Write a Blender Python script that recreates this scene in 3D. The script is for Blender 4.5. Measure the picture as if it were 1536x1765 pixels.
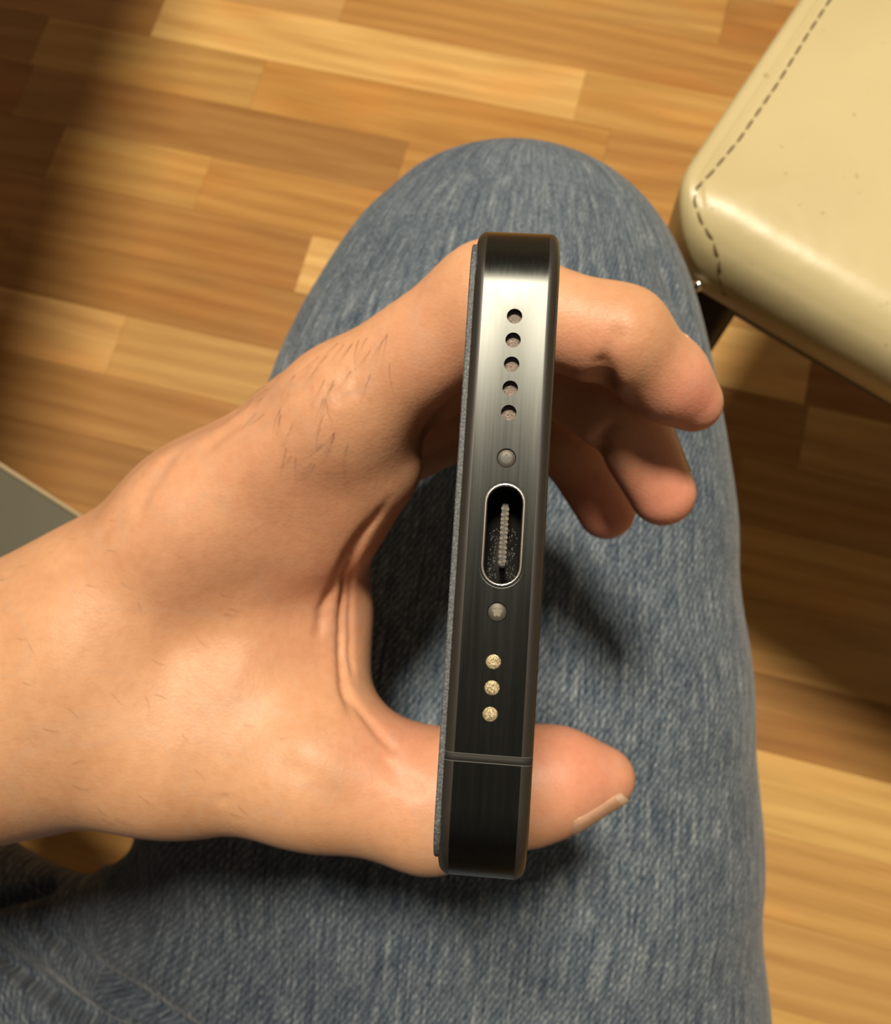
import bpy, bmesh, math, random
import numpy as np
from mathutils import Vector, Matrix, geometry
from mathutils.bvhtree import BVHTree
random.seed(7); np.random.seed(7)
sc = bpy.context.scene
for o in list(bpy.data.objects): bpy.data.objects.remove(o)

# ---------------------------------------------------------------- camera, world, light, exposure
F = 1538.0; W, HT = 1536.0, 1765.0
CAMH = 0.80                                    # metres above the floor, pitched 15 degrees forward of straight down
_n = np.array([.026, .2699, 1.0]); _n /= np.linalg.norm(_n)
_X = np.cross([0, 1, 0], _n); _X /= np.linalg.norm(_X)
R = np.array([_X, -np.cross(_n, _X), -_n])     # camera (x right, y down, z forward) -> world
CAM = np.array([0, 0, CAMH])
cd = bpy.data.cameras.new('camera'); cam = bpy.data.objects.new('camera', cd); sc.collection.objects.link(cam)
cd.sensor_fit = 'VERTICAL'; cd.sensor_height = 36.0; cd.sensor_width = 36.0
cd.lens = F / HT * 36.0
cd.clip_start = 0.005; cd.clip_end = 50
cd.dof.use_dof = True; cd.dof.focus_distance = 0.098; cd.dof.aperture_fstop = 50
m = Matrix.Identity(4)
for i in range(3):
    m[i][0] = R[i][0]; m[i][1] = -R[i][1]; m[i][2] = -R[i][2]; m[i][3] = CAM[i]
cam.matrix_world = m
sc.camera = cam

wd = bpy.data.worlds.new('room_light'); sc.world = wd; wd.use_nodes = True
wd.node_tree.nodes['Background'].inputs[0].default_value = (1.0, .86, .68, 1)
wd.node_tree.nodes['Background'].inputs[1].default_value = 0.105

def lamp(name, loc, radius, power, col):
    l = bpy.data.lights.new(name, 'AREA'); l.shape = 'DISK'; l.size = radius * 2; l.energy = power; l.color = col
    o = bpy.data.objects.new(name, l); sc.collection.objects.link(o); o.location = loc
    return o
LAMP = np.array([-.08, .50, 2.5])
lamp('ceiling_lamp', tuple(LAMP), .16, 60, (1.0, .87, .68))

vs = sc.view_settings
vs.view_transform = 'Standard'; vs.look = 'None'; vs.gamma = 1; vs.use_curve_mapping = False; vs.exposure = 0.0

# ---------------------------------------------------------------- helpers
def cam2w(p): return CAM + (np.asarray(p, float) * .001) @ R.T
def P(u, v, d): return np.array([(u - W / 2) / F * d, (v - HT / 2) / F * d, d])      # camera millimetres
def at(u, v, z):
    d = R @ np.array([(u - W / 2) / F, (v - HT / 2) / F, 1.0]); return CAM + d * ((z - CAMH) / d[2])

def obj(name, verts, faces, mat, parent=None, smooth=True, mats=None, midx=None):
    me = bpy.data.meshes.new(name)
    off = np.array(parent_loc(parent)) if parent is not None else 0
    me.from_pydata((np.asarray(verts, float) - off).tolist(), [], [list(map(int, f)) for f in faces])
    me.update()
    if smooth: me.polygons.foreach_set('use_smooth', [True] * len(me.polygons))
    if mats:
        for q in mats: me.materials.append(q)
        me.polygons.foreach_set('material_index', midx)
    else: me.materials.append(mat)
    o = bpy.data.objects.new(name, me); sc.collection.objects.link(o)
    if parent is not None: o.parent = parent
    return o
def parent_loc(p):
    l = np.zeros(3)
    while p is not None: l += np.array(p.location); p = p.parent
    return l
def empty(name, loc, label=None, cat=None, group=None):
    o = bpy.data.objects.new(name, None); sc.collection.objects.link(o); o.location = loc; o.empty_display_size = .02
    if label: o['label'] = label; o['category'] = cat
    if group: o['group'] = group
    return o

class NT:
    def __init__(s, name):
        s.m = bpy.data.materials.new(name); s.m.use_nodes = True; s.t = s.m.node_tree; s.b = s.t.nodes['Principled BSDF']
    def n(s, kind, **kw):
        x = s.t.nodes.new(kind)
        for k, v in kw.items():
            if k in x.inputs.keys(): x.inputs[k].default_value = v
            else: setattr(x, k, v)
        return x
    def l(s, a, b): s.t.links.new(a, b)
    def ramp(s, fac, stops):
        r = s.n('ShaderNodeValToRGB'); e = r.color_ramp.elements
        while len(e) < len(stops): e.new(.5)
        for q, (p, c) in zip(e, stops): q.position = p; q.color = (*c, 1) if len(c) == 3 else c
        s.l(fac, r.inputs[0]); return r.outputs[0]
    def mix(s, fac, a, b, mode='MIX'):
        x = s.n('ShaderNodeMix'); x.data_type = 'RGBA'; x.blend_type = mode
        for i, v in ((0, fac), (6, a), (7, b)):
            if hasattr(v, 'links'): s.l(v, x.inputs[i])
            else: x.inputs[i].default_value = v if i == 0 else ((*v, 1) if len(v) == 3 else v)
        return x.outputs[2]
    def math(s, op, a, b=0.0):
        x = s.n('ShaderNodeMath'); x.operation = op
        for i, v in enumerate((a, b)):
            if hasattr(v, 'links'): s.l(v, x.inputs[i])
            else: x.inputs[i].default_value = v
        return x.outputs[0]
    def coords(s, scale=(1, 1, 1), which='Object', rot=(0, 0, 0), loc=(0, 0, 0)):
        c = s.n('ShaderNodeTexCoord'); mp = s.n('ShaderNodeMapping'); mp.inputs['Scale'].default_value = scale
        mp.inputs['Rotation'].default_value = rot; mp.inputs['Location'].default_value = loc
        s.l(c.outputs[which], mp.inputs[0]); return mp.outputs[0]
    def noise(s, vec, scale, detail=3, rough=.55, dist=0):
        x = s.n('ShaderNodeTexNoise'); x.inputs['Scale'].default_value = scale; x.inputs['Detail'].default_value = detail
        x.inputs['Roughness'].default_value = rough; x.inputs['Distortion'].default_value = dist
        s.l(vec, x.inputs['Vector']); return x.outputs['Fac']
    def bump(s, h, strength, dist):
        x = s.n('ShaderNodeBump'); x.inputs['Strength'].default_value = strength; x.inputs['Distance'].default_value = dist
        s.l(h, x.inputs['Height']); s.l(x.outputs[0], s.b.inputs['Normal']); return x
def simple(name, col, rough=.5, metal=0.0, spec=.5):
    t = NT(name); t.b.inputs['Base Color'].default_value = (*col, 1); t.b.inputs['Roughness'].default_value = rough
    t.b.inputs['Metallic'].default_value = metal; t.b.inputs['Specular IOR Level'].default_value = spec
    nz = t.noise(t.coords(), 900, 2); r = t.ramp(nz, [(0, tuple(c * .88 for c in col)), (1, tuple(min(1, c * 1.1) for c in col))])
    t.l(r, t.b.inputs['Base Color']); return t.m

# signed-distance modelling on a grid (camera millimetres), meshed with surface nets
class Grid:
    def __init__(s, lo, hi, h):
        s.lo = np.array(lo, float); s.h = h
        s.n = np.ceil((np.array(hi) - s.lo) / h).astype(int) + 1
        s.ax = [(s.lo[i] + h * np.arange(s.n[i])).astype(np.float32) for i in range(3)]
    def new(s, val=60.0): return np.full(tuple(s.n), val, np.float32)
    def box(s, lo, hi):
        a = np.clip(np.floor((np.array(lo) - s.lo) / s.h).astype(int), 0, s.n); b = np.clip(np.ceil((np.array(hi) - s.lo) / s.h).astype(int) + 1, 0, s.n)
        return tuple(slice(int(x), int(y)) for x, y in zip(a, b))
    def xyz(s, sl): return (s.ax[0][sl[0]][:, None, None], s.ax[1][sl[1]][None, :, None], s.ax[2][sl[2]][None, None, :])
def smin(a, b, k):
    if k <= 0: return np.minimum(a, b)
    h = np.maximum(k - np.abs(a - b), 0) / k
    return np.minimum(a, b) - h * h * k * .25
def cone_d(X, Y, Z, a, b, ra, rb):
    a = np.asarray(a, np.float32); b = np.asarray(b, np.float32); ba = b - a; L = max(float(ba @ ba), 1e-6)
    px, py, pz = X - a[0], Y - a[1], Z - a[2]
    t = np.clip((px * ba[0] + py * ba[1] + pz * ba[2]) / L, 0, 1)
    t2 = t * t * (3 - 2 * t) * .35 + t * .65
    return np.sqrt((px - t * ba[0]) ** 2 + (py - t * ba[1]) ** 2 + (pz - t * ba[2]) ** 2) - (ra + t2 * (rb - ra))
def add_cone(g, f, a, b, ra, rb, k, pad=14):
    r = max(ra, rb) + pad + k
    sl = g.box(np.minimum(a, b) - r, np.maximum(a, b) + r)
    if any(q.stop <= q.start for q in sl): return
    X, Y, Z = g.xyz(sl)
    f[sl] = smin(f[sl], cone_d(X, Y, Z, a, b, ra, rb), k)
def carve_cone(g, f, a, b, ra, rb, k):
    r = max(ra, rb) + 3 + k
    sl = g.box(np.minimum(a, b) - r, np.maximum(a, b) + r)
    if any(q.stop <= q.start for q in sl): return
    X, Y, Z = g.xyz(sl)
    f[sl] = -smin(-f[sl], cone_d(X, Y, Z, a, b, ra, rb), k)
def nets(g, f, smooth=2):
    s = f < 0
    nx, ny, nz = f.shape
    c = np.zeros((nx - 1, ny - 1, nz - 1), np.int8)
    for i in (0, 1):
        for j in (0, 1):
            for k in (0, 1): c += s[i:nx - 1 + i, j:ny - 1 + j, k:nz - 1 + k]
    act = np.argwhere((c > 0) & (c < 8))
    ids = np.full(c.shape, -1, np.int32); ids[tuple(act.T)] = np.arange(len(act))
    acc = np.zeros((len(act), 3)); cnt = np.zeros(len(act))
    off = [(i, j, k) for i in (0, 1) for j in (0, 1) for k in (0, 1)]
    for o in off:
        for ax in range(3):
            if o[ax]: continue
            o2 = list(o); o2[ax] = 1
            A = f[act[:, 0] + o[0], act[:, 1] + o[1], act[:, 2] + o[2]]; B = f[act[:, 0] + o2[0], act[:, 1] + o2[1], act[:, 2] + o2[2]]
            mk = (A < 0) != (B < 0); t = np.where(mk, A / np.where(mk, A - B, 1), 0)
            p = np.tile(np.array(o, float), (len(act), 1)); p[:, ax] += t
            acc[mk] += p[mk]; cnt[mk] += 1
    V = g.lo + (act + acc / cnt[:, None]) * g.h
    Fs = []
    for ax in range(3):
        b1, b2 = (ax + 1) % 3, (ax + 2) % 3
        sl0 = [slice(None)] * 3; sl1 = [slice(None)] * 3; sl0[ax] = slice(0, -1); sl1[ax] = slice(1, None)
        A = s[tuple(sl0)]; B = s[tuple(sl1)]
        e = np.argwhere(A != B)
        ok = (e[:, b1] > 0) & (e[:, b2] > 0) & (e[:, b1] < f.shape[b1] - 1) & (e[:, b2] < f.shape[b2] - 1); e = e[ok]
        sg = A[tuple(e.T)]
        q = []
        for d1, d2 in ((0, 0), (1, 0), (1, 1), (0, 1)):
            i = e.copy(); i[:, b1] -= d1; i[:, b2] -= d2; q.append(ids[tuple(i.T)])
        q = np.array(q).T
        q[~sg] = q[~sg][:, ::-1]
        Fs.append(q)
    Fs = np.concatenate(Fs)
    for _ in range(smooth):
        acc = np.zeros_like(V); cn = np.zeros(len(V))
        for a, b in ((0, 1), (1, 2), (2, 3), (3, 0)):
            np.add.at(acc, Fs[:, a], V[Fs[:, b]]); np.add.at(cn, Fs[:, a], 1)
            np.add.at(acc, Fs[:, b], V[Fs[:, a]]); np.add.at(cn, Fs[:, b], 1)
        V = V * .4 + .6 * acc / cn[:, None]
    return V, Fs

def rrect(a0, a1, b0, b1, r, seg=10):
    """rounded rectangle points, counter-clockwise, with outward normals"""
    pts, nr = [], []
    for cx, cy, t0 in ((a1 - r, b1 - r, 0), (a0 + r, b1 - r, 90), (a0 + r, b0 + r, 180), (a1 - r, b0 + r, 270)):
        for i in range(seg + 1):
            t = math.radians(t0 + 90 * i / seg); pts.append((cx + r * math.cos(t), cy + r * math.sin(t))); nr.append((math.cos(t), math.sin(t)))
    return np.array(pts), np.array(nr)
def stitch(rings, cap0=True, cap1=True):
    """rings of equal length -> verts, faces"""
    n = len(rings[0]); V = np.concatenate(rings); Fc = []
    for k in range(len(rings) - 1):
        for i in range(n):
            j = (i + 1) % n; Fc.append((k * n + i, k * n + j, (k + 1) * n + j, (k + 1) * n + i))
    if cap0: Fc.append(tuple(range(n))[::-1])
    if cap1: Fc.append(tuple(range((len(rings) - 1) * n, len(rings) * n)))
    return V, Fc
def tube(pts, radii, n=12):
    pts = np.asarray(pts, float); rings = []
    for i in range(len(pts)):
        d = pts[min(i + 1, len(pts) - 1)] - pts[max(i - 1, 0)]; d /= np.linalg.norm(d)
        u = np.cross(d, [0.31, .17, .93] if abs(d[2]) < .9 else [1, 0, 0]); u /= np.linalg.norm(u); v = np.cross(d, u)
        t = np.arange(n) * 2 * math.pi / n
        rings.append(pts[i] + radii[i] * (np.cos(t)[:, None] * u + np.sin(t)[:, None] * v))
    return stitch(rings)

# ---------------------------------------------------------------- floor: strip-patterned laminate, each strip a plank
ROT = .244; SP = .0650; OFF = -.8114 * CAMH
rvec = np.array([math.cos(ROT), -math.sin(ROT)]); qvec = np.array([-math.sin(ROT), -math.cos(ROT)])   # along / across (towards the viewer)
def wood_mat():
    t = NT('laminate_strip')
    oi = t.n('ShaderNodeObjectInfo')
    tc = t.n('ShaderNodeTexCoord'); ad = t.n('ShaderNodeVectorMath', operation='ADD')
    sc_ = t.n('ShaderNodeVectorMath', operation='SCALE'); cx = t.n('ShaderNodeCombineXYZ')
    t.l(oi.outputs['Random'], cx.inputs[0]); t.l(oi.outputs['Random'], cx.inputs[1]); t.l(cx.outputs[0], sc_.inputs[0]); sc_.inputs['Scale'].default_value = 37.0
    t.l(tc.outputs['Object'], ad.inputs[0]); t.l(sc_.outputs[0], ad.inputs[1])
    def mp(s):
        q = t.n('ShaderNodeMapping'); q.inputs['Scale'].default_value = s; t.l(ad.outputs[0], q.inputs[0]); return q.outputs[0]
    fine = t.noise(mp((9, 260, 1)), 1.0, 4, .6, .3)
    mid = t.noise(mp((3.2, 48, 1)), 1.0, 3, .55, .8)
    wv = t.n('ShaderNodeTexWave', wave_type='RINGS', rings_direction='Z'); wv.inputs['Scale'].default_value = .42
    wv.inputs['Distortion'].default_value = 3.2; wv.inputs['Detail'].default_value = 2.0; wv.inputs['Detail Scale'].default_value = .7
    r2 = t.math('FRACT', t.math('MULTIPLY', oi.outputs['Random'], 17.31)); r3 = t.math('FRACT', t.math('MULTIPLY', oi.outputs['Random'], 91.7))
    cw = t.n('ShaderNodeCombineXYZ'); t.l(t.math('MULTIPLY', r2, -.36), cw.inputs[0]); t.l(t.math('ADD', t.math('MULTIPLY', r3, -.12), .03), cw.inputs[1]); t.l(r2, cw.inputs[2])
    aw_ = t.n('ShaderNodeVectorMath', operation='ADD'); t.l(tc.outputs['Object'], aw_.inputs[0]); t.l(cw.outputs[0], aw_.inputs[1])
    mw = t.n('ShaderNodeMapping'); mw.inputs['Scale'].default_value = (4.5, 40, 3); t.l(aw_.outputs[0], mw.inputs[0]); t.l(mw.outputs[0], wv.inputs['Vector'])
    blot = t.noise(mp((7, 14, 1)), 1.0, 2)
    c = t.mix(t.math('MULTIPLY', wv.outputs['Fac'], .34), oi.outputs['Color'], (.66, .54, .42), 'MULTIPLY')
    c = t.mix(t.ramp(mid, [(.36, (0, 0, 0)), (.68, (.42, .42, .42))]), c, (.66, .54, .42), 'MULTIPLY')
    c = t.mix(t.ramp(fine, [(.44, (0, 0, 0)), (.7, (.3, .3, .3))]), c, (.6, .48, .36), 'MULTIPLY')
    c = t.mix(t.ramp(blot, [(.5, (0, 0, 0)), (.8, (.5, .5, .5))]), c, (1.25, .95, .72), 'MULTIPLY')
    t.l(c, t.b.inputs['Base Color']); t.b.inputs['Roughness'].default_value = .42; t.b.inputs['Specular IOR Level'].default_value = .35
    t.bump(fine, .12, .0004)
    return t.m
WOOD = wood_mat()
LT, MT, OR, BR, DK = (.86, .56, .20), (.66, .395, .135), (.57, .31, .095), (.47, .25, .075), (.38, .18, .052)
def along(u, k):      # distance along strip k of the floor point seen at column u
    best = None
    a, b = -2.0, 2.0
    q0 = (k + .5) * SP + OFF
    def col(r):
        p = np.array([*(rvec * r + qvec * q0), 0.0]); c = R.T @ (p - CAM); return c[0] / c[2] * F + W / 2
    for _ in range(50):
        mid_ = (a + b) / 2
        if col(mid_) < u: a = mid_
        else: b = mid_
    return (a + b) / 2
# joints read off the photograph: strip -> [(column where a plank ends, colour of the plank to its left)], last = colour to the right
spec = {-3: ([(700, MT)], MT), -2: ([(597, MT), (1330, OR)], MT), -1: ([(275, BR), (1000, LT)], MT), 0: ([(68, BR), (445, MT)], OR),
        1: ([(40, DK), (690, BR)], OR), 2: ([(95, BR), (350, MT), (700, OR)], MT), 3: ([(523, BR), (1395, LT)], DK), 4: ([(620, BR), (1385, BR)], MT),
        5: ([(200, MT), (640, MT)], BR), 6: ([(500, BR)], DK), 7: ([(300, BR), (900, BR)], MT), 8: ([(260, BR), (1100, OR)], BR), 9: ([(900, BR)], LT), 10: ([(1050, OR)], MT),
        11: ([(1000, BR)], MT), 12: ([(1200, MT)], LT)}
fl = empty('floor', (0, 0, 0)); fl['kind'] = 'structure'; fl['label'] = 'strip patterned wood laminate floor in honey and brown tones'
RA, RB = -1.05, 1.05
def plank(k, r0, r1, colr):
    q0 = k * SP + OFF; w = SP; g = .00006; b = .00025; T = .008
    x0, x1 = g, r1 - r0 - g; y0, y1 = g, w - g
    lo = [(x0, y0, -T), (x1, y0, -T), (x1, y1, -T), (x0, y1, -T)]
    md = [(x0, y0, -b), (x1, y0, -b), (x1, y1, -b), (x0, y1, -b)]
    up = [(x0 + b, y0 + b, 0), (x1 - b, y0 + b, 0), (x1 - b, y1 - b, 0), (x0 + b, y1 - b, 0)]
    V = np.array(lo + md + up); Fc = [(8, 9, 10, 11)]
    for s in (0, 4):
        for i in range(4): j = (i + 1) % 4; Fc.append((s + i, s + j, s + 4 + j, s + 4 + i))
    me = bpy.data.meshes.new('plank'); me.from_pydata(V.tolist(), [], Fc); me.materials.append(WOOD)
    o = bpy.data.objects.new('plank', me); sc.collection.objects.link(o); o.parent = fl
    # local x along the strip, local y away from the viewer so that the frame stays right-handed
    base = rvec * r0 + qvec * (q0 + w)
    o.location = (base[0], base[1], 0); o.rotation_euler = (0, 0, -ROT)
    j = random.uniform(.9, 1.1); o.color = (colr[0] * j, colr[1] * j, colr[2] * j * random.uniform(.92, 1.08), 1)
for k in range(-9, 20):
    cuts = []; cols = []
    if k in spec:
        js, last = spec[k]
        cuts = [along(u, k) for u, _ in js]; cols = [c for _, c in js] + [last]
    else:
        cuts = [random.uniform(-.3, .1)]; cols = [random.choice((LT, MT, OR, BR, MT)), random.choice((LT, MT, OR, BR, MT))]
    while cuts[0] - .42 > RA: cuts.insert(0, cuts[0] - random.uniform(.34, .42)); cols.insert(0, random.choice((MT, OR, BR, LT)))
    while cuts[-1] + .42 < RB: cuts.append(cuts[-1] + random.uniform(.34, .42)); cols.append(random.choice((MT, OR, BR, LT)))
    e = [max(RA, cuts[0] - .5)] + cuts + [min(RB, cuts[-1] + .5)]
    for i in range(len(e) - 1):
        if e[i + 1] - e[i] > .02: plank(k, e[i], e[i + 1], cols[i])
# plain continuation of the floor far outside the photograph
t_ = simple('laminate_far', (.42, .22, .07), .45)
V = np.array([(-3, -3, -.0085), (3, -3, -.0085), (3, 3, -.0085), (-3, 3, -.0085), (-3, -3, -.03), (3, -3, -.03), (3, 3, -.03), (-3, 3, -.03)])
obj('subfloor', V, [(0, 1, 2, 3), (7, 6, 5, 4), (0, 4, 5, 1), (1, 5, 6, 2), (2, 6, 7, 3), (3, 7, 4, 0)], t_, fl, smooth=False)

PAINT = simple('wall_paint', (.55, .50, .42), .8)
for nm, x0, x1, y0, y1 in (('wall_left', -2.45, -2.35, -2.4, 2.6), ('wall_right', 2.35, 2.45, -2.4, 2.6), ('wall_front', -2.45, 2.45, 2.6, 2.7), ('wall_back', -2.45, 2.45, -2.5, -2.4)):
    q = [(x, y, z) for z in (-.03, 2.7) for x, y in ((x0, y0), (x1, y0), (x1, y1), (x0, y1))]
    o = obj(nm, q, [(0, 3, 2, 1), (4, 5, 6, 7), (0, 1, 5, 4), (1, 2, 6, 5), (2, 3, 7, 6), (3, 0, 4, 7)], PAINT, None, smooth=False); o['kind'] = 'structure'; o['label'] = 'plain painted wall of the room, outside the picture'

# ---------------------------------------------------------------- phone
VP = (866., 1025.)
dv = np.array([(VP[0] - W / 2) / F, (VP[1] - HT / 2) / F, 1.0]); dv /= np.linalg.norm(dv)
PL, PT, PD = 71.5, 9.1, 147.0
ra_ = np.array([(897 - W / 2) / F, (357 - HT / 2) / F, 1.0]); rb_ = np.array([(826 - W / 2) / F, (1551 - HT / 2) / F, 1.0])
ra_ /= ra_ @ dv; rb_ /= rb_ @ dv
pc = PL / np.linalg.norm(ra_ - rb_)
TOPP, BOTP = ra_ * pc, rb_ * pc
PC = (TOPP + BOTP) / 2; av = (TOPP - BOTP); av /= np.linalg.norm(av)
tv = np.cross(av, dv); tv /= np.linalg.norm(tv)
if tv[0] < 0: tv = -tv                          # towards the screen side (right in the photograph)
HAND = np.sign(np.cross(av, dv) @ tv)
def ph(a, b, t): return PC + a * av + b * dv + t * tv         # a along the edge (up), b into the phone, t across thickness
def phpix(u, v):
    r = np.array([(u - W / 2) / F, (v - HT / 2) / F, 1.0]); p = r * (PC @ dv) / (r @ dv); q = p - PC
    return q @ av, q @ tv
def phw(arr): return cam2w(np.array([ph(*q) for q in arr]))

def metal_mat():
    t = NT('black_brushed_metal')
    # object space is world-aligned; brush streaks run along the long direction of the end face
    aw = R @ av; dw = R @ dv; tw = R @ tv
    tc = t.n('ShaderNodeTexCoord')
    def dot(v):
        x = t.n('ShaderNodeVectorMath', operation='DOT_PRODUCT'); t.l(tc.outputs['Object'], x.inputs[0]); x.inputs[1].default_value = tuple(v); return x.outputs['Value']
    cb = t.n('ShaderNodeCombineXYZ')
    t.l(t.math('MULTIPLY', dot(aw), 60), cb.inputs[0]); t.l(t.math('MULTIPLY', dot(tw), 2600), cb.inputs[1]); t.l(t.math('MULTIPLY', dot(dw), 2600), cb.inputs[2])
    st = t.noise(cb.outputs[0], 1.0, 3, .6)
    t.l(t.ramp(st, [(.25, (.068, .072, .069)), (.75, (.086, .090, .086))]), t.b.inputs['Base Color'])
    t.b.inputs['Metallic'].default_value = 1.0
    t.l(t.ramp(st, [(.3, (.35,) * 3), (.7, (.40,) * 3)]), t.b.inputs['Roughness'])
    t.bump(st, .05, .00002)
    t.b.inputs['Anisotropic'].default_value = .75; tg_ = t.n('ShaderNodeCombineXYZ')
    for i_ in range(3): tg_.inputs[i_].default_value = tw[i_]
    t.l(tg_.outputs[0], t.b.inputs['Tangent'])
    return t.m
METAL = metal_mat()
phone_base = cam2w(ph(0, PD, 0))
phone = empty('phone', tuple(phone_base), 'black phone held on end in the hand with its charging port facing up', 'phone')
CR = 8.5; FIL = 1.15
out, onr = rrect(-PL / 2, PL / 2, 0, PD, CR, 12)
prof = [(-PT / 2, FIL)] + [(-PT / 2 + FIL - FIL * math.cos(t), FIL - FIL * math.sin(t)) for t in np.linspace(.15, math.pi / 2, 7)]
prof += [(-x, i) for x, i in prof[::-1]]
rings = []
for t, ins in prof:
    rings.append(np.array([(p[0] - n[0] * ins, p[1] - n[1] * ins, t) for p, n in zip(out, onr)]))
Vr, Fr = stitch(rings, False, False)
# leave the flat end strip out: it is filled with a holed face
nP = len(out); flat0, flat1 = 6 + 1, 6 + 2
end_i = [i for i in range(nP) if abs(out[i][1]) < 1e-6]
i_a, i_b = None, None
for i in range(nP):
    j = (i + 1) % nP
    if abs(out[i][1]) < 1e-6 and abs(out[j][1]) < 1e-6: i_a, i_b = i, j
Fr = [f for f in Fr if not (set(f) == {7 * nP + i_a, 7 * nP + i_b, 8 * nP + i_a, 8 * nP + i_b})]
A0, A1 = sorted((out[i_a][0], out[i_b][0])); T1 = prof[8][0]; T0 = prof[7][0]
def circ(a, t, r, n=24): return [(a + r * math.cos(2 * math.pi * i / n), t + r * math.sin(2 * math.pi * i / n)) for i in range(n)]
def stadium(a, t, hl, r, n=12):
    return [(a + (hl - r) + r * math.cos(x), t + r * math.sin(x)) for x in np.linspace(-math.pi / 2, math.pi / 2, n)] + \
           [(a - (hl - r) + r * math.cos(x), t + r * math.sin(x)) for x in np.linspace(math.pi / 2, 3 * math.pi / 2, n)]
SPK = [(887, 545), (884.5, 586), (882, 627.5), (879.5, 669), (877, 711)]
SCR = [(873, 789.5), (857, 1055)]
MIC = [(850.5, 1140), (848, 1185), (845, 1230.5)]
pxm = PL / np.hypot(897 - 826, 1551 - 357)
holes = []
for u, v in SPK: holes.append((circ(*phpix(u, v), 13.6 * pxm), 1.1, 'spk'))
for u, v in SCR: holes.append((circ(*phpix(u, v), 17 * pxm), .8, 'scr'))
for u, v in MIC: holes.append((circ(*phpix(u, v), 13 * pxm), .35, 'mic'))
pa, pt = phpix(867.5, 921.5)
holes.append((stadium(pa, pt, 89 * pxm, 35 * pxm, 14), 6.5, 'port'))
v2 = [(A0, T0), (A1, T0), (A1, T1), (A0, T1)]; ed = [(0, 1), (1, 2), (2, 3), (3, 0)]; lo_ = []
for h, dp, _ in holes:
    s0 = len(v2); v2 += h; ed += [(s0 + i, s0 + (i + 1) % len(h)) for i in range(len(h))]; lo_.append(s0)
cv, ce, cf, *_r = geometry.delaunay_2d_cdt([Vector(p) for p in v2], ed, [], 0, 1e-6)
def inside(p, poly):
    c = False
    for i in range(len(poly)):
        x0, y0 = poly[i]; x1, y1 = poly[i - 1]
        if (y0 > p[1]) != (y1 > p[1]) and p[0] < (x1 - x0) * (p[1] - y0) / (y1 - y0) + x0: c = not c
    return c
Ve = [(p[0], 0.0, p[1]) for p in cv]; Fe = []
for f in cf:
    c = sum((Vector(cv[i]) for i in f), Vector((0, 0))) / len(f)
    if any(inside(c, h[0]) for h in holes): continue
    if not (A0 - 1e-6 <= c[0] <= A1 + 1e-6 and T0 - 1e-6 <= c[1] <= T1 + 1e-6): continue
    Fe.append(tuple(f))
# hole chamfers + walls
for h, dp, kind in holes:
    s0 = len(Ve); n = len(h); c = np.mean(h, 0); ch = .12
    Ve += [(a, 0., t) for a, t in h]; Ve += [(a, dp, t) for a, t in h]
    for i in range(n): j = (i + 1) % n; Fe.append((s0 + i, s0 + j, s0 + n + j, s0 + n + i))
Vall = np.concatenate([Vr, np.array(Ve)]); Fall = list(Fr) + [tuple(i + len(Vr) for i in f) for f in Fe]
EDGE = simple('black_soft_edge', (.022, .019, .016), .42)
fr = obj('frame', phw(Vall), Fall, None, phone, mats=[METAL, EDGE], midx=[0 if (f[0] >= len(Vr) or f[0] // nP == 7) else 1 for f in Fall])
bm = bmesh.new(); bm.from_mesh(fr.data); bmesh.ops.remove_doubles(bm, verts=bm.verts, dist=2e-6); bmesh.ops.recalc_face_normals(bm, faces=bm.faces)
for e_ in bm.edges:
    if len(e_.link_faces) == 2 and e_.calc_face_angle() > .6: e_.smooth = False
bm.to_mesh(fr.data); bm.free()
fr['label'] = 'black brushed metal frame'
GLASS = simple('black_glass', (.012, .012, .014), .08)
def cover_mat():
    t = NT('grey_grained_cover'); nz = t.noise(t.coords(), 4200, 3, .7)
    t.l(t.ramp(nz, [(.35, (.03, .034, .04)), (.55, (.085, .095, .105)), (.75, (.22, .23, .235))]), t.b.inputs['Base Color']); t.b.inputs['Roughness'].default_value = .6
    t.bump(nz, .4, .0001); return t.m
COVER = cover_mat()
def plate(name, t0, t1, inset, r, mat, b0=0, ch=.12):
    o_, n_ = rrect(-PL / 2 + inset, PL / 2 - inset, inset + b0, PD - inset, r, 10)
    rg = []
    for t, i in ((t0, ch), (t0 + ch * np.sign(t1 - t0), 0), (t1 - ch * np.sign(t1 - t0), 0), (t1, ch)):
        rg.append(np.array([(p[0] - n[0] * i, p[1] - n[1] * i, t) for p, n in zip(o_, n_)]))
    return obj(name, *(lambda v, f: (phw(v), f))(*stitch(rg)), mat, phone, smooth=False)
sg = plate('front_glass', PT / 2 - .35, PT / 2 + .05, FIL - .1, CR - 1, GLASS); sg['label'] = 'black screen glass'
bc = plate('back_cover', -PT / 2 + .25, -PT / 2 - .45, 2.4, CR - 3.4, COVER, -1.9); bc['label'] = 'grey grained back cover'
GRILLE = NT('speaker_grille'); g_ = GRILLE
nz = g_.noise(g_.coords(), 5200, 2); g_.l(g_.ramp(nz, [(.35, (.05, .035, .025)), (.6, (.17, .12, .085)), (.8, (.34, .26, .20))]), g_.b.inputs['Base Color']); g_.b.inputs['Roughness'].default_value = .5; g_.bump(nz, .6, .0001); GRILLE = g_.m
g_ = NT('gold_mesh'); nz = g_.noise(g_.coords(), 4600, 2, .7, 1.0); g_.l(g_.ramp(nz, [(.35, (.16, .12, .06)), (.52, (.42, .34, .20)), (.7, (.75, .66, .46))]), g_.b.inputs['Base Color']); g_.b.inputs['Roughness'].default_value = .45; g_.b.inputs['Metallic'].default_value = .4; g_.bump(nz, .8, .0001); GOLDM = g_.m
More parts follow.
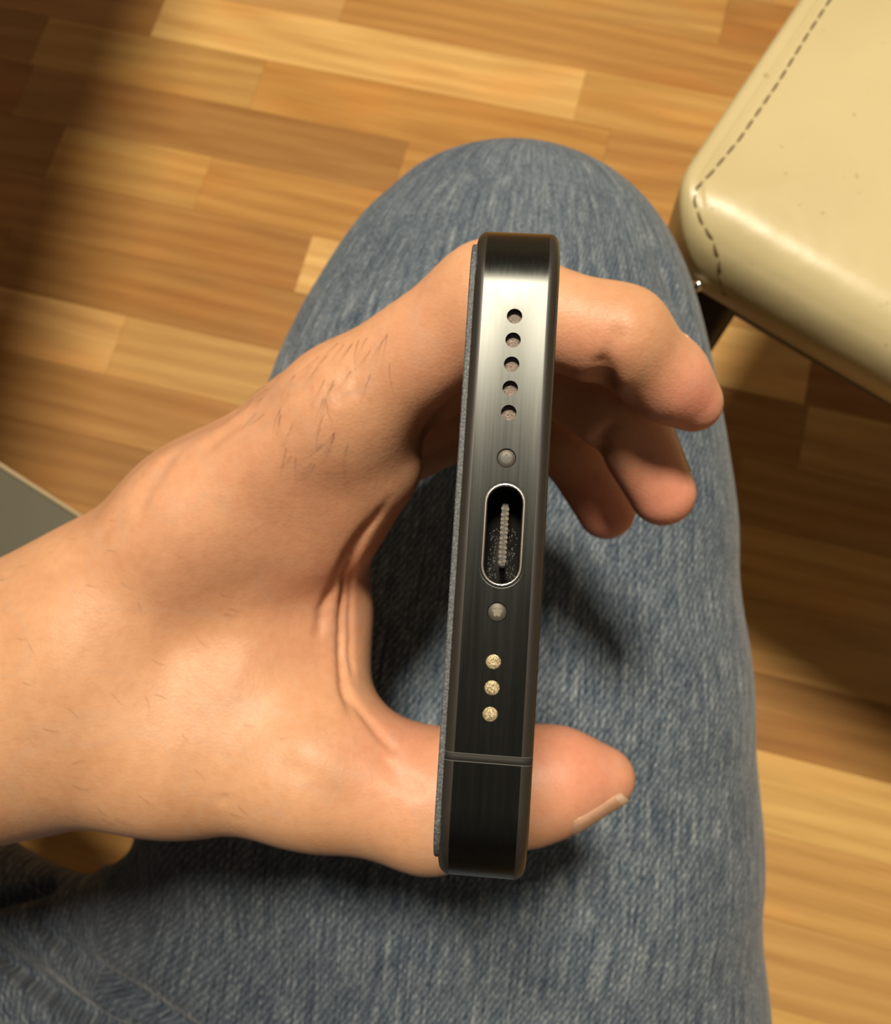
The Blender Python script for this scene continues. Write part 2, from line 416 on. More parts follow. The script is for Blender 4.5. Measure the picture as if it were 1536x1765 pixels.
SCREWM = simple('screw_steel', (.085, .078, .066), .5, .5)
CHROME = simple('port_rim', (.75, .73, .68), .22, 1.0)
BLK = simple('port_black', (.012, .012, .012), .4)
def disc_rings(name, poly, lv, mat, parent):
    """closed dished cap: lv = list of (scale, b) from rim to centre"""
    c = np.mean(poly, 0); rg = [np.array([((a - c[0]) * s + c[0], b, (t - c[1]) * s + c[1]) for a, t in poly]) for s, b in lv]
    return obj(name, *(lambda v, f: (phw(v), f))(*stitch(rg, False, True)), mat, parent)
si = 0
for h, dp, kind in holes:
    if kind == 'spk': o = disc_rings('speaker_hole', h, [(1.0, .75), (.7, .85), (.1, .8)], GRILLE, phone)
    if kind == 'mic': o = disc_rings('microphone_mesh', h, [(1.0, .22), (.8, .12), (.4, .08), (.05, .08)], GOLDM, phone)
    if kind == 'scr':
        s_ = disc_rings('screw', h, [(.97, .5), (.97, .28), (.88, .2), (.30, .2)], SCREWM, phone)
        c = np.mean(h, 0); star = []
        for i in range(20):
            x = 2 * math.pi * i / 20; r = (.44 + .1 * math.cos(5 * x)) * 1.0; star.append((c[0] + r * math.cos(x), c[1] + r * math.sin(x)))
        disc_rings('screw_recess', star, [(1.0, .185), (.7, .183), (.15, .18)], BLK if si == 0 else simple('screw_recess_worn', (.17, .15, .11), .5, .2), s_)
        si += 1
    if kind == 'port':
        po = np.array(h); c = po.mean(0)
        def rim(s): 
            hl, r = 89 * pxm - s, 35 * pxm - s
            return stadium(c[0], c[1], hl, r, 14)
        rg = [np.array([(a, b, t) for a, t in rim(s)]) for s, b in ((-.22, -.01), (-.1, .03), (.0, -.03), (.12, -.06), (.24, -.02), (.27, .3), (.3, 6.0))]
        v, f = stitch(rg, False, True); n = len(po)
        port = obj('usb_port', phw(v), f, None, phone, mats=[METAL, CHROME, BLK], midx=[0] * n * 1 + [0] * n + [1] * n + [1] * n + [1] * n + [2] * n + [2])
        port['label'] = 'oval charging port with a bright rim'
        # tongue with contacts
        tg, tn = rrect(c[0] - 3.35, c[0] + 3.35, -.36, .36, .2, 3); tg = tg + np.array([0, c[1] + .05])
        rg = [np.array([(c[0] + (a - c[0]) * s, b, c[1] + (t - c[1]) * s) for a, t in tg]) for s, b in ((.95, 1.25), (1, 1.4), (1, 5.9))]
        v, f = stitch(rg, True, False); tong = obj('port_tongue', phw(v), f[::1], simple('tongue_plastic', (.03, .028, .025), .5), port, smooth=False)
        CT = simple('worn_contact', (.13, .112, .08), .6, .1)
        for i in range(12):
            for sd in (-1, 1):
                a0 = c[0] - 2.75 + i * .5 + random.uniform(-.08, .08); t0 = c[1] + .05 + sd * .36; 
                bx = [(a0 + x * .14, b, t0 + sd * y) for b in (1.18, 3.4) for x, y in ((-1, -.30), (1, -.30), (1, .05), (-1, .05))]
                obj('contact', phw(bx), [(0, 1, 2, 3), (7, 6, 5, 4), (0, 4, 5, 1), (1, 5, 6, 2), (2, 6, 7, 3), (3, 7, 4, 0)], CT, port, smooth=False)
        # lint in the bottom of the port
        lv, lf = [], []
        for i in range(150):
            a = c[0] + random.uniform(-4.6, .8); t = c[1] + random.choice((-1, 1)) * random.uniform(.5, 1.45); b = random.uniform(1.6, 4.5); s = random.uniform(.04, .11)
            b0 = len(lv); lv += [(a + s, b, t), (a, b - s, t + s), (a - s, b, t - s * .5), (a, b + s, t + s)]; lf += [(b0, b0 + 1, b0 + 2), (b0, b0 + 1, b0 + 3), (b0 + 1, b0 + 2, b0 + 3), (b0, b0 + 2, b0 + 3)]
        o = obj('lint', phw(lv), lf, simple('grey_lint', (.11, .105, .095), .9), port, smooth=False); o['kind'] = 'stuff'
# antenna band near the lower end
BAND = simple('antenna_plastic', (.014, .013, .012), .75); BEDGE = simple('antenna_edge', (.10, .10, .095), .7)
def band(name, a0, a1, lift, mat):
    pr = [(-PT / 2 + FIL - (FIL + lift) * math.cos(t), FIL - (FIL + lift) * math.sin(t)) for t in np.linspace(.35, math.pi / 2, 8)]
    pr += [(-x, i) for x, i in pr[::-1]]
    V = np.array([(a, b, t) for a in (a0, a1) for t, b in pr]); n = len(pr)
    V2 = np.concatenate([V, V + np.array([0, .03, 0])])
    Fq = [(i, i + 1, n + i + 1, n + i) for i in range(n - 1)]
    Fq += [(i, 2 * n + i, 2 * n + i + 1, i + 1) for i in range(n - 1)] + [(n + i + 1, 3 * n + i + 1, 3 * n + i, n + i) for i in range(n - 1)]
    return obj(name, phw(V2), Fq, mat, phone)
ab = phpix(846, 1309)[0]
band('antenna_band', ab - .42, ab + .42, .003, BAND)
band('antenna_edge', ab + .37, ab + .43, .008, BEDGE); band('antenna_edge', ab - .45, ab - .37, .010, BEDGE)
# camera bump on the back near the far end (faces left, behind the hand)
o_, n_ = rrect(-PL / 2 + 4, -PL / 2 + 40, PD - 42, PD - 4, 9, 8)
cb_ = obj('camera_bump', *(lambda v, f: (phw(v), f))(*stitch([np.array([(p[0] - n[0] * i, p[1] - n[1] * i, t) for p, n in zip(o_, n_)]) for t, i in ((-PT / 2 - .5, 0), (-PT / 2 - 2.0, 0), (-PT / 2 - 2.4, .4))], False, True)), GLASS, phone)
for a, b in ((-PL / 2 + 13, PD - 33), (-PL / 2 + 13, PD - 14), (-PL / 2 + 30, PD - 23)):
    rg = [np.array([(x, t, y) for x, y in circ(a, b, r)])[:, [0, 2, 1]] for t, r in ((-PT / 2 - 2.3, 7), (-PT / 2 - 3.6, 7), (-PT / 2 - 3.8, 6.4), (-PT / 2 - 3.4, 5.5))]
    obj('camera_lens', *(lambda v, f: (phw(v), f))(*stitch(rg, False, True)), GLASS, cb_)
# side buttons on the lower long edge
for b0, b1 in ((PD - 62, PD - 48), (PD - 45, PD - 31)):
    o_, n_ = rrect(b0, b1, -1.3, 1.3, 1.2, 5)
    obj('side_button', *(lambda v, f: (phw(v), f))(*stitch([np.array([(-PL / 2 - h, p[0], p[1]) for p in o_]) for h in (-.2, .3)], False, True)), METAL, phone)

# ---------------------------------------------------------------- person: hand and forearm, jeans
seatZ = .40
person = empty('person', (-.12, -.12, 0), 'seated person in faded blue jeans holding the black phone in the left hand', 'person')
def skin_mat():
    t = NT('skin')
    at_ = t.n('ShaderNodeAttribute', attribute_name='flush'); co = t.coords()
    n1 = t.noise(co, 60, 3); n2 = t.noise(co, 420, 4, .65)
    base = t.ramp(n1, [(.3, (.56, .30, .16)), (.7, (.67, .375, .21))])
    c = t.mix(at_.outputs['Fac'], base, (.68, .27, .19))
    c = t.mix(t.ramp(n2, [(.42, (0, 0, 0)), (.75, (.35, .35, .35))]), c, (.78, .62, .52), 'MULTIPLY')
    vein = t.noise(co, 26, 2, .5, 1.5); c = t.mix(t.ramp(vein, [(.47, (0, 0, 0)), (.5, (.14, .14, .14)), (.53, (0, 0, 0))]), c, (.45, .36, .30))
    t.l(c, t.b.inputs['Base Color'])
    t.b.inputs['Subsurface Weight'].default_value = .22; t.b.inputs['Subsurface Radius'].default_value = (1.0, .35, .18); t.b.inputs['Subsurface Scale'].default_value = .004
    t.b.inputs['Roughness'].default_value = .48; t.b.inputs['Specular IOR Level'].default_value = .4
    vo = t.n('ShaderNodeTexVoronoi', feature='DISTANCE_TO_EDGE'); vo.inputs['Scale'].default_value = 900; t.l(t.coords((1, 1.5, 1)), vo.inputs['Vector'])
    h = t.math('ADD', t.math('MULTIPLY', t.math('MINIMUM', vo.outputs['Distance'], .25), 1.2), t.math('MULTIPLY', n2, 1.0))
    t.bump(h, .22, .00035)
    return t.m
SKIN = skin_mat()
def C(u, v, d, rp): return (P(u, v, d), rp * d / F)      # centre and radius (radius given in columns at that depth)
g = Grid((-330, -60, 128), (75, 108, 266), .85)
def chain(nodes, k, f=None):
    f = g.new() if f is None else f
    for (a, ra), (b, rb) in zip(nodes[:-1], nodes[1:]): add_cone(g, f, a, b, ra, rb, k)
    return f
palm = chain([C(-2300, 1720, 235, 265), C(-1100, 1450, 225, 262), C(-420, 1285, 212, 206), C(-40, 1216, 206, 200)], 14)
chain([C(-40, 1214, 206, 198), C(170, 1145, 200, 200)], 14, palm)
chain([C(60, 1165, 200, 150), C(335, 905, 188, 108), C(590, 705, 174, 98)], 12, palm)             # index metacarpal
chain([C(60, 1150, 214, 140), C(335, 882, 205, 92), C(535, 715, 196, 80)], 12, palm)              # middle
chain([C(60, 1160, 226, 140), C(340, 930, 222, 105), C(520, 780, 216, 76)], 12, palm)              # ring
chain([C(60, 1160, 234, 130), C(330, 960, 236, 105), C(520, 850, 232, 74)], 12, palm)              # little
chain([C(40, 1265, 206, 140), C(300, 1290, 196, 122), C(540, 1330, 190, 108)], 14, palm)           # thumb metacarpal
chain([C(200, 1120, 206, 150), C(440, 1090, 206, 110), C(545, 1060, 207, 72)], 16, palm)           # web between thumb and index
chain([C(420, 960, 196, 95), C(555, 880, 192, 85), C(640, 800, 184, 82)], 14, palm)
chain([C(440, 1200, 198, 110), C(545, 1240, 196, 78)], 14, palm)
chain([C(545, 900, 208, 70), C(548, 1180, 208, 62)], 14, palm)
chain([C(300, 1050, 226, 130), C(500, 1000, 232, 60)], 14, palm)
chain([C(200, 1230, 222, 140), C(450, 1250, 216, 95)], 14, palm)                                   # thenar side
index = chain([C(590, 705, 174, 98), C(845, 522, 162, 96), C(1068, 582, 158, 80), C(1150, 655, 163, 63), C(1196, 695, 166, 50)], 5)
middle = chain([C(545, 735, 196, 84), C(850, 598, 182, 80), C(1062, 690, 180, 74), C(1142, 850, 186, 57)], 5)
ring = chain([C(530, 790, 216, 78), C(850, 660, 206, 70), C(975, 740, 206, 66), C(1045, 880, 212, 50)], 5)
little = chain([C(520, 850, 234, 74), C(800, 708, 240, 74), C(875, 728, 240, 60), C(882, 800, 243, 44)], 5)
fing = smin(smin(index, middle, 1.2), smin(ring, little, 1.2), 1.2)
thumb = chain([C(540, 1330, 190, 106), C(740, 1378, 190, 108), C(905, 1354, 189, 87), C(972, 1342, 188, 68), C(1048, 1340, 188, 46)], 8)
hand = smin(smin(palm, fing, 7), thumb, 12)
# creases at the joints and skin folds of the web
def crease(pts, r, k=1.6):
    for a, b in zip(pts[:-1], pts[1:]): carve_cone(g, hand, a, b, r, r, k)
crease([P(1034, 690, 164), P(1037, 660, 157), P(1042, 640, 151.5)], 1.2, 3.0)
crease([P(1022, 795, 186), P(1030, 776, 178), P(1036, 762, 174)], 1.2, 2.5)
for pts in ([(655, 868, 180), (615, 960, 184), (596, 1060, 188), (592, 1170, 190)], [(600, 930, 181), (572, 1010, 184), (556, 1080, 187)], [(632, 1000, 196), (612, 1100, 197), (606, 1190, 198)]):
    pass
# the phone keeps its room
X, Y, Z = g.xyz(tuple(slice(0, int(q)) for q in g.n))
def planec(v): return (X - PC[0]) * v[0] + (Y - PC[1]) * v[1] + (Z - PC[2]) * v[2]
pa_, pb_, pt_ = np.abs(planec(av)) - PL / 2 - .45, planec(dv), np.abs(planec(tv) + .3) - (PT / 2 + .5)
box = np.maximum(np.maximum(pa_, pt_), -pb_)
hand = -smin(-hand, box.astype(np.float32) - .25, 1.0)
bump_ = np.maximum(np.maximum(np.abs(planec(av) + 13.75) - 19, np.abs(planec(dv) - (PD - 23)) - 20), np.abs(planec(tv) + PT / 2 + 2) - 2.6)
hand = np.maximum(hand, -bump_.astype(np.float32))
Vh, Fh = nets(g, hand, 2)
def vnormals(V, Fq):
    n = np.zeros_like(V); a = np.cross(V[Fq[:, 2]] - V[Fq[:, 0]], V[Fq[:, 3]] - V[Fq[:, 1]])
    for i in range(4): np.add.at(n, Fq[:, i], a)
    return n / (np.linalg.norm(n, axis=1)[:, None] + 1e-9)
def groove(V, N, pts, width, depth, jit=0):
    """press a fold line (points in camera millimetres) into the skin or cloth beside it, along the surface normal"""
    pts = np.array(pts, float)
    best = np.full(len(V), 1e9)
    tt = np.zeros(len(V)); nseg = len(pts) - 1
    for i, (a, b) in enumerate(zip(pts[:-1], pts[1:])):
        ba = b - a; t = np.clip((V - a) @ ba / (ba @ ba), 0, 1); d = np.linalg.norm(V - a - t[:, None] * ba, axis=1)
        m_ = d < best; best[m_] = d[m_]; tt[m_] = (i + t[m_]) / nseg
    fade = np.clip(np.sin(math.pi * np.clip(tt, .02, .98)) * 2.2, 0, 1)
    V -= N * (depth * fade * np.exp(-(best / width) ** 2))[:, None]
def fval(f, gr, p):
    q = (np.asarray(p) - gr.lo) / gr.h; i = np.floor(q).astype(int); w = q - i
    if (i < 0).any() or (i + 1 >= gr.n).any(): return 50.0
    c = f[i[0]:i[0] + 2, i[1]:i[1] + 2, i[2]:i[2] + 2]
    c = c[0] * (1 - w[0]) + c[1] * w[0]; c = c[0] * (1 - w[1]) + c[1] * w[1]; return c[0] * (1 - w[2]) + c[1] * w[2]
def onsurf(f, gr, pts, d0, d1):
    o_ = []
    pts = [(u0 + (u1 - u0) * q / 6, v0 + (v1 - v0) * q / 6) for (u0, v0), (u1, v1) in zip(pts[:-1], pts[1:]) for q in range(6)] + [pts[-1]]
    for u, v in pts:
        for d in np.arange(d0, d1, .5):
            if fval(f, gr, P(u, v, d)) < 0: break
        o_.append(P(u, v, d))
    return o_
Nh = vnormals(Vh, Fh)
for pts, w_, dp_ in ([[(670, 860), (625, 925), (598, 990), (588, 1065), (587, 1130), (593, 1190), (608, 1240)], 1.0, 1.3], [[(640, 890), (600, 955), (575, 1010), (556, 1050), (546, 1110)], 1.3, 1.0],
                     [[(590, 1180), (620, 1225), (655, 1268), (692, 1304)], 1.1, .8], [[(612, 960), (604, 1030), (603, 1110), (607, 1180)], .8, .7],
                     [[(228, 900), (250, 850), (282, 805), (300, 780)], 2.0, .7], [[(330, 790), (400, 735), (470, 690), (560, 632)], 2.2, .9], [[(60, 1010), (150, 960), (235, 890)], 2.5, .5],
                     [[(650, 1295), (690, 1340), (735, 1372)], 2.0, .5], [[(1030, 632), (1046, 612), (1062, 585), (1068, 560)], 1.3, .55], [[(1030, 755), (1044, 742), (1062, 725)], 1.2, .5],
                     [[(600, 640), (585, 670), (590, 705)], .9, .35], [[(625, 625), (612, 655), (616, 690)], .9, .35], [[(575, 660), (560, 690), (563, 720)], .9, .3],
                     [[(460, 1300), (540, 1345), (620, 1400)], 3, .5], [[(380, 1385), (392, 1370)], .8, .4]):
    groove(Vh, Nh, onsurf(hand, g, pts, 130, 225), w_, dp_)
body = obj('body', cam2w(Vh), Fh, SKIN, person)
NAILM = simple('fingernail', (.56, .33, .22), .28); TIPM = simple('nail_edge', (.68, .48, .34), .35)
def nail(a, b, nrm, s0, s1, half, over):
    """plate on the surface: a-b finger axis, nrm the back of the finger"""
    a, b = np.array(a), np.array(b); ax = (b - a) / np.linalg.norm(b - a); nrm = np.array(nrm, float); nrm -= ax * (nrm @ ax); nrm /= np.linalg.norm(nrm); sd = np.cross(ax, nrm)
    L = np.linalg.norm(b - a); rows = []; nr_, nc = 9, 9
    for i in range(nr_):
        fr_ = i / (nr_ - 1); row = []
        for j in range(nc):
            t = (j / (nc - 1) - .5) * 2
            s = s0 + (s1 - s0) * (fr_ - .10 * t * t * (1 if fr_ > .5 else -1) * abs(fr_ - .5) * 2)
            th = t * half; dr_ = nrm * math.cos(th) + sd * math.sin(th); o = a + ax * min(s, L) ; 
            r = 1.0
            while fval(hand, g, o + dr_ * r) < 0 and r < 16: r += .12
            row.append(o + ax * max(0, s - L) + dr_ * (r + .10 + .3 * over * fr_ ** 4))
        rows.append(row)
    V = np.array([p for r_ in rows for p in r_]); V2 = V - np.repeat(nrm[None], len(V), 0) * .45
    Fq = [(i * nc + j, i * nc + j + 1, (i + 1) * nc + j + 1, (i + 1) * nc + j) for i in range(nr_ - 1) for j in range(nc - 1)]
    m_ = len(V); Fq += [tuple(m_ + k for k in f[::-1]) for f in Fq]
    rim = [(0, j) for j in range(nc)] + [(i, nc - 1) for i in range(1, nr_)] + [(nr_ - 1, j) for j in range(nc - 2, -1, -1)] + [(i, 0) for i in range(nr_ - 2, 0, -1)]
    rim = [i * nc + j for i, j in rim]
    Fq += [(rim[k], m_ + rim[k], m_ + rim[(k + 1) % len(rim)], rim[(k + 1) % len(rim)]) for k in range(len(rim))]
    nq = (nr_ - 1) * (nc - 1); mi = [1 if (k % nq) // (nc - 1) == nr_ - 2 and k < 2 * nq else 0 for k in range(len(Fq))]
    return obj('fingernail', cam2w(np.concatenate([V, V2])), Fq, None, person, mats=[NAILM, TIPM], midx=mi)
nail(P(925, 1376, 189), P(1068, 1334, 188), (.25, .92, -.36), 5.0, 18.4, .92, .6)
nail(P(1068, 582, 158), P(1196, 695, 166), (.60, -.60, .60), 8.5, 18.6, .85, .3)
nail(P(1062, 690, 180), P(1142, 850, 186), (.80, -.35, .50), 9.5, 21.5, .85, .3)
nail(P(975, 740, 206), P(1045, 880, 212), (.80, -.30, .55), 10, 21.0, .85, .3)
# fine dark hairs on the back of the hand and forearm
hv, hf = [], []
rng = np.random.default_rng(3)
uvh = np.stack([Vh[:, 0] / Vh[:, 2] * F + W / 2, Vh[:, 1] / Vh[:, 2] * F + HT / 2], 1)
facing = Nh[:, 2] < -.25
def hairs(poly, n, l0, l1, du, dvv, spread):
    u0, u1, v0, v1 = poly
    ok = np.where(facing & (uvh[:, 0] > u0) & (uvh[:, 0] < u1) & (uvh[:, 1] > v0) & (uvh[:, 1] < v1))[0]
    if len(ok) == 0: return
    for i in rng.choice(ok, n):
        p = Vh[i]; nn = Nh[i]; ang = math.atan2(dvv, du) + rng.normal(0, spread); t = np.array([math.cos(ang), math.sin(ang), 0]); t -= nn * (t @ nn); t /= np.linalg.norm(t)
        L = rng.uniform(l0, l1); sd = np.cross(t, nn); cv_ = rng.normal(0, .18)
        b0 = len(hv)
        for k in range(5):
            s_ = k / 4; c = p + t * L * s_ + sd * L * cv_ * s_ * s_ + nn * (.05 + .45 * math.sin(2.4 * s_)); r = .034 * (1 - .7 * s_)
            for q in range(3): a_ = q * 2.094; hv.append(c + r * (math.cos(a_) * sd + math.sin(a_) * nn))
            if k:
                for q in range(3): q2 = (q + 1) % 3; hf.append((b0 + 3 * k - 3 + q, b0 + 3 * k - 3 + q2, b0 + 3 * k + q2, b0 + 3 * k + q))
hairs((540, 700, 560, 690), 42, 4, 8, -.30, 1, .22)
hairs((430, 600, 640, 800), 34, 3.5, 6, -.45, 1, .25)
hairs((0, 420, 880, 1300), 22, 2.5, 4.0, .9, .5, .35)
hairs((60, 500, 1200, 1420), 14, 2.5, 4.0, 1, .2, .35)
o = obj('arm_hair', cam2w(np.array(hv)), hf, simple('brown_hair', (.16, .085, .045), .5), person); o['kind'] = 'stuff'; o['label'] = 'fine dark hairs on the hand and forearm'
tips = [(P(1200, 700, 160), 11, .9), (P(1140, 860, 183), 14, .9), (P(1045, 890, 206), 14, .9), (P(1000, 1310, 182), 15, .8), (P(1080, 1340, 184), 9, .4), (P(700, 1270, 186), 10, .5), (P(1000, 620, 150), 10, .5), (P(780, 620, 165), 16, .35), (P(590, 1000, 190), 22, .35), (P(520, 820, 180), 30, .25), (P(700, 1290, 182), 14, .5), (P(350, 900, 180), 25, .2)]
fl_ = np.zeros(len(Vh))
for c, r, w in tips: fl_ = np.maximum(fl_, w * np.exp(-((Vh - c) ** 2).sum(1) / (r * r)))
a_ = body.data.attributes.new('flush', 'FLOAT', 'POINT'); a_.data.foreach_set('value', fl_.astype(np.float32))
body['label'] = 'bare left forearm and hand'

def denim_mat():
    t = NT('faded_denim'); co = t.coords(which='UV')
    def mp(s, rot=0):
        q = t.n('ShaderNodeMapping'); q.inputs['Scale'].default_value = s; q.inputs['Rotation'].default_value = (0, 0, rot); t.l(co, q.inputs[0]); return q.outputs[0]
    slub = t.noise(mp((900, 45, 1)), 1.0, 3, .65); yarn = t.noise(mp((1500, 700, 1)), 1.0, 2, .7); big = t.noise(mp((9, 6, 1)), 1.0, 3)
    blotch = t.noise(mp((260, 160, 1)), 1.0, 3, .6)
    wv = t.n('ShaderNodeTexWave', wave_type='BANDS', bands_direction='DIAGONAL'); wv.inputs['Scale'].default_value = 260; wv.inputs['Distortion'].default_value = 2.5; wv.inputs['Detail'].default_value = 2; wv.inputs['Detail Scale'].default_value = 1.5
    t.l(mp((1, .7, 1)), wv.inputs['Vector'])
    s = t.math('ADD', t.math('MULTIPLY', slub, .40), t.math('MULTIPLY', yarn, .34)); s = t.math('ADD', s, t.math('MULTIPLY', wv.outputs['Fac'], .07)); s = t.math('ADD', s, t.math('MULTIPLY', big, .10)); s = t.math('ADD', s, t.math('MULTIPLY', blotch, .16))
    wn = t.n('ShaderNodeAttribute', attribute_name='unshaded')  # mask for the shade painted into the denim at the lower left
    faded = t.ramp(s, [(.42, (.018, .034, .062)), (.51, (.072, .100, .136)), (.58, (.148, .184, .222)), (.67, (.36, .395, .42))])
    shaded = t.ramp(s, [(.42, (.012, .016, .026)), (.52, (.026, .032, .046)), (.60, (.05, .06, .075)), (.69, (.12, .13, .145))])  # darker copy of the denim, used for the painted shade
    t.l(t.mix(wn.outputs['Fac'], shaded, faded), t.b.inputs['Base Color'])
    t.b.inputs['Roughness'].default_value = .88; t.b.inputs['Specular IOR Level'].default_value = .15
    t.b.inputs['Sheen Weight'].default_value = .15
    t.bump(t.math('ADD', yarn, t.math('MULTIPLY', wv.outputs['Fac'], .5)), .5, .0006)
    return t.m
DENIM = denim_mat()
SQ = .63; ZC = 338.0
gj = Grid((-330, -160, 225), (200, 330, 440), 2.2)
gj.lo[2] = ZC + (gj.lo[2] - ZC)
def Q(u, v, d, rp):
    p = P(u, v, d); return np.array([p[0], p[1], p[2]]), rp * d / F
jf = gj.new(80.)
def jchain(nodes, k):
    for (a, ra), (b, rb) in zip(nodes[:-1], nodes[1:]):
        r = max(ra, rb) + 40
        sl = gj.box(np.minimum(a, b) - r, np.maximum(a, b) + r)
        X, Y, Z = gj.xyz(sl)
        a2 = np.array([a[0], a[1], a[2] / SQ]); b2 = np.array([b[0], b[1], b[2] / SQ])
        jf[sl] = smin(jf[sl], cone_d(X, Y, Z / SQ, a2, b2, ra, rb), k)
jchain([Q(878, 560, 345, 312), Q(856, 700, 342, 372), Q(833, 900, 340, 424), Q(802, 1200, 337, 480), Q(776, 1450, 340, 522), Q(740, 1765, 347, 570), Q(640, 2100, 352, 600)], 10)
jchain([Q(-1080, 950, 350, 400), Q(-650, 1420, 350, 430), Q(-320, 1800, 350, 445), Q(100, 2200, 355, 520)], 10)
jchain([Q(30, 1775, 350, 245), Q(430, 1830, 350, 330)], 30)
jchain([Q(640, 2150, 355, 600), Q(200, 2250, 355, 600)], 20)
def jridge(pts, r, k):     # pts (u, v, d)
    for a, b in zip(pts[:-1], pts[1:]):
        A, B = P(*a), P(*b); add_cone(gj, jf, A, B, r, r, k, 20)
def jcut(pts, r, k):
    for a, b in zip(pts[:-1], pts[1:]): carve_cone(gj, jf, P(*a), P(*b), r, r, k)
def jdep(u, v):
    for d in np.arange(232, 420, 1.0):
        i = np.round((P(u, v, d) - gj.lo) / gj.h).astype(int)
        if (i < 0).any() or (i >= gj.n).any(): continue
        if jf[tuple(i)] < 0: return d
    return 330.0
def onj(pts, dd=0): return [(u, v, jdep(u, v) + dd) for u, v in pts]
Vj, Fj = nets(gj, jf, 2)
Nj = vnormals(Vj, Fj)
for pts, w_, dp_ in ([[(-60, 1595), (0, 1636), (60, 1680), (130, 1735), (230, 1800), (330, 1850)], 4.0, 9.0], [[(50, 1580), (130, 1640), (200, 1692), (300, 1760), (400, 1830)], 3.0, 4.5],
                     [[(-60, 1575), (0, 1555), (50, 1540), (105, 1520)], 3.0, 5.5], [[(-60, 1650), (40, 1600), (130, 1690), (250, 1775)], 9.0, -4.0], [[(40, 1715), (140, 1790), (220, 1850)], 9.0, -3.0],
                     [[(190, 1520), (330, 1600), (520, 1640)], 12.0, 2.0], [[(160, 1505), (200, 1498), (240, 1470)], 3.0, -2.0], [[(640, 330), (760, 300), (880, 300)], 9.0, .8], [[(1120, 420), (1180, 540), (1205, 640)], 5.0, 1.6], [[(560, 520), (650, 420), (760, 380)], 12, 1.0]):
    groove(Vj, Nj, onsurf(jf, gj, pts, 232, 420), w_, dp_)
uj = Vj[:, 0] / Vj[:, 2] * F + W / 2; vj = Vj[:, 1] / Vj[:, 2] * F + HT / 2
pw = cam2w(Vj)
pw[:, 2] = np.where(pw[:, 1] < -.10, np.maximum(pw[:, 2], seatZ + .001), pw[:, 2])      # flattened where it rests at seat height
lab = np.arange(len(pw))
for _ in range(400):
    mn_ = lab[Fj].min(1); l2 = lab.copy()
    for i in range(4): np.minimum.at(l2, Fj[:, i], mn_)
    l2 = l2[l2]
    if (l2 == lab).all(): break
    lab = l2
big_ = np.bincount(lab).argmax(); Fj = Fj[lab[Fj[:, 0]] == big_]
used = np.unique(Fj); remap = np.zeros(len(pw), int); remap[used] = np.arange(len(used)); Fj = remap[Fj]
pw, Vj, Nj, uj, vj = pw[used], Vj[used], Nj[used], uj[used], vj[used]
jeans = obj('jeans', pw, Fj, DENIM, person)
uv = jeans.data.uv_layers.new(name='UVMap'); li = np.zeros(len(jeans.data.loops), np.int32); jeans.data.loops.foreach_get('vertex_index', li)
# cloth coordinates: along the thigh, and round it
ax0, ax1 = Q(878, 560, 345, 1)[0], Q(776, 1450, 335, 1)[0]; dd = (ax1 - ax0) / np.linalg.norm(ax1 - ax0)
rel = Vj - ax0; al = rel @ dd; side = np.array([1, 0, 0]) - dd * dd[0]; side /= np.linalg.norm(side); upv = np.cross(dd, side)
ang = np.arctan2(rel @ side, -(rel @ upv) * np.sign(upv[2]) * 1.0)
uvR = np.stack([np.clip(ang, -3, 3) * 85 * .001, al * .001], 1)
l0, l1 = P(-1080, 950, 350), P(-320, 1800, 350); dl = (l1 - l0) / np.linalg.norm(l1 - l0); rl = Vj - l0
cr_ = np.cross(dl, [0, 0, 1.]); uvL = np.stack([Vj @ cr_ * .001 + 1.3, rl @ dl * .001], 1)
dR = np.linalg.norm(rel - al[:, None] * dd, axis=1); dL = np.linalg.norm(rl - (rl @ dl)[:, None] * dl, axis=1)
left = dL < dR + 12
fleft = left[Fj].sum(1) >= 2
uvv = np.where(np.repeat(fleft, 4)[:, None], uvL[Fj.ravel()], uvR[Fj.ravel()]).astype(np.float32)
uv.data.foreach_set('uv', uvv.ravel())
# shade painted into the cloth colour: darker denim over the inner thigh and fly
unshaded = np.clip(1 - .85 * np.exp(-(((uj - 130) / 600) ** 2 + ((vj - 1640) / 330) ** 2)), 0, 1)
wa = jeans.data.attributes.new('unshaded', 'FLOAT', 'POINT'); wa.data.foreach_set('value', unshaded.astype(np.float32))
jeans['label'] = 'faded blue denim jeans'

for (u, v, d), foot in (((878, 620, 352), (.035, .150)), ((-1080, 950, 352), (-.42, -.03))):
    k_ = cam2w(P(u, v, d)); ft = np.array([foot[0], foot[1], .07])
    q = [k_ * (1 - t) + ft * t for t in np.linspace(0, 1, 12)]
    v_, f_ = tube(q, [.058 - .012 * t + .002 * math.sin(t * 23) for t in np.linspace(0, 1, 12)], 24)
    obj('trouser_leg', v_, f_, DENIM, person)
    gf = Grid((foot[0] * 1000 - 60, foot[1] * 1000 - 70, -6), (foot[0] * 1000 + 60, foot[1] * 1000 + 220, 110), 5.0); ff = gf.new()
    for a_, b_, r0, r1 in (((0, -25, 38), (0, 60, 36), 36, 40), ((0, 60, 36), (0, 165, 26), 40, 30), ((0, -10, 60), (0, 0, 85), 38, 36)):
        add_cone(gf, ff, np.array([foot[0] * 1000 + a_[0], foot[1] * 1000 + a_[1], a_[2]]), np.array([foot[0] * 1000 + b_[0], foot[1] * 1000 + b_[1], b_[2]]), r0, r1, 12, 30)
    Vf, Ff = nets(gf, ff, 2); Vf[:, 2] = np.maximum(Vf[:, 2], .5)
    obj('shoe', Vf * .001, Ff, simple('shoe_canvas', (.05, .05, .055), .8), person)

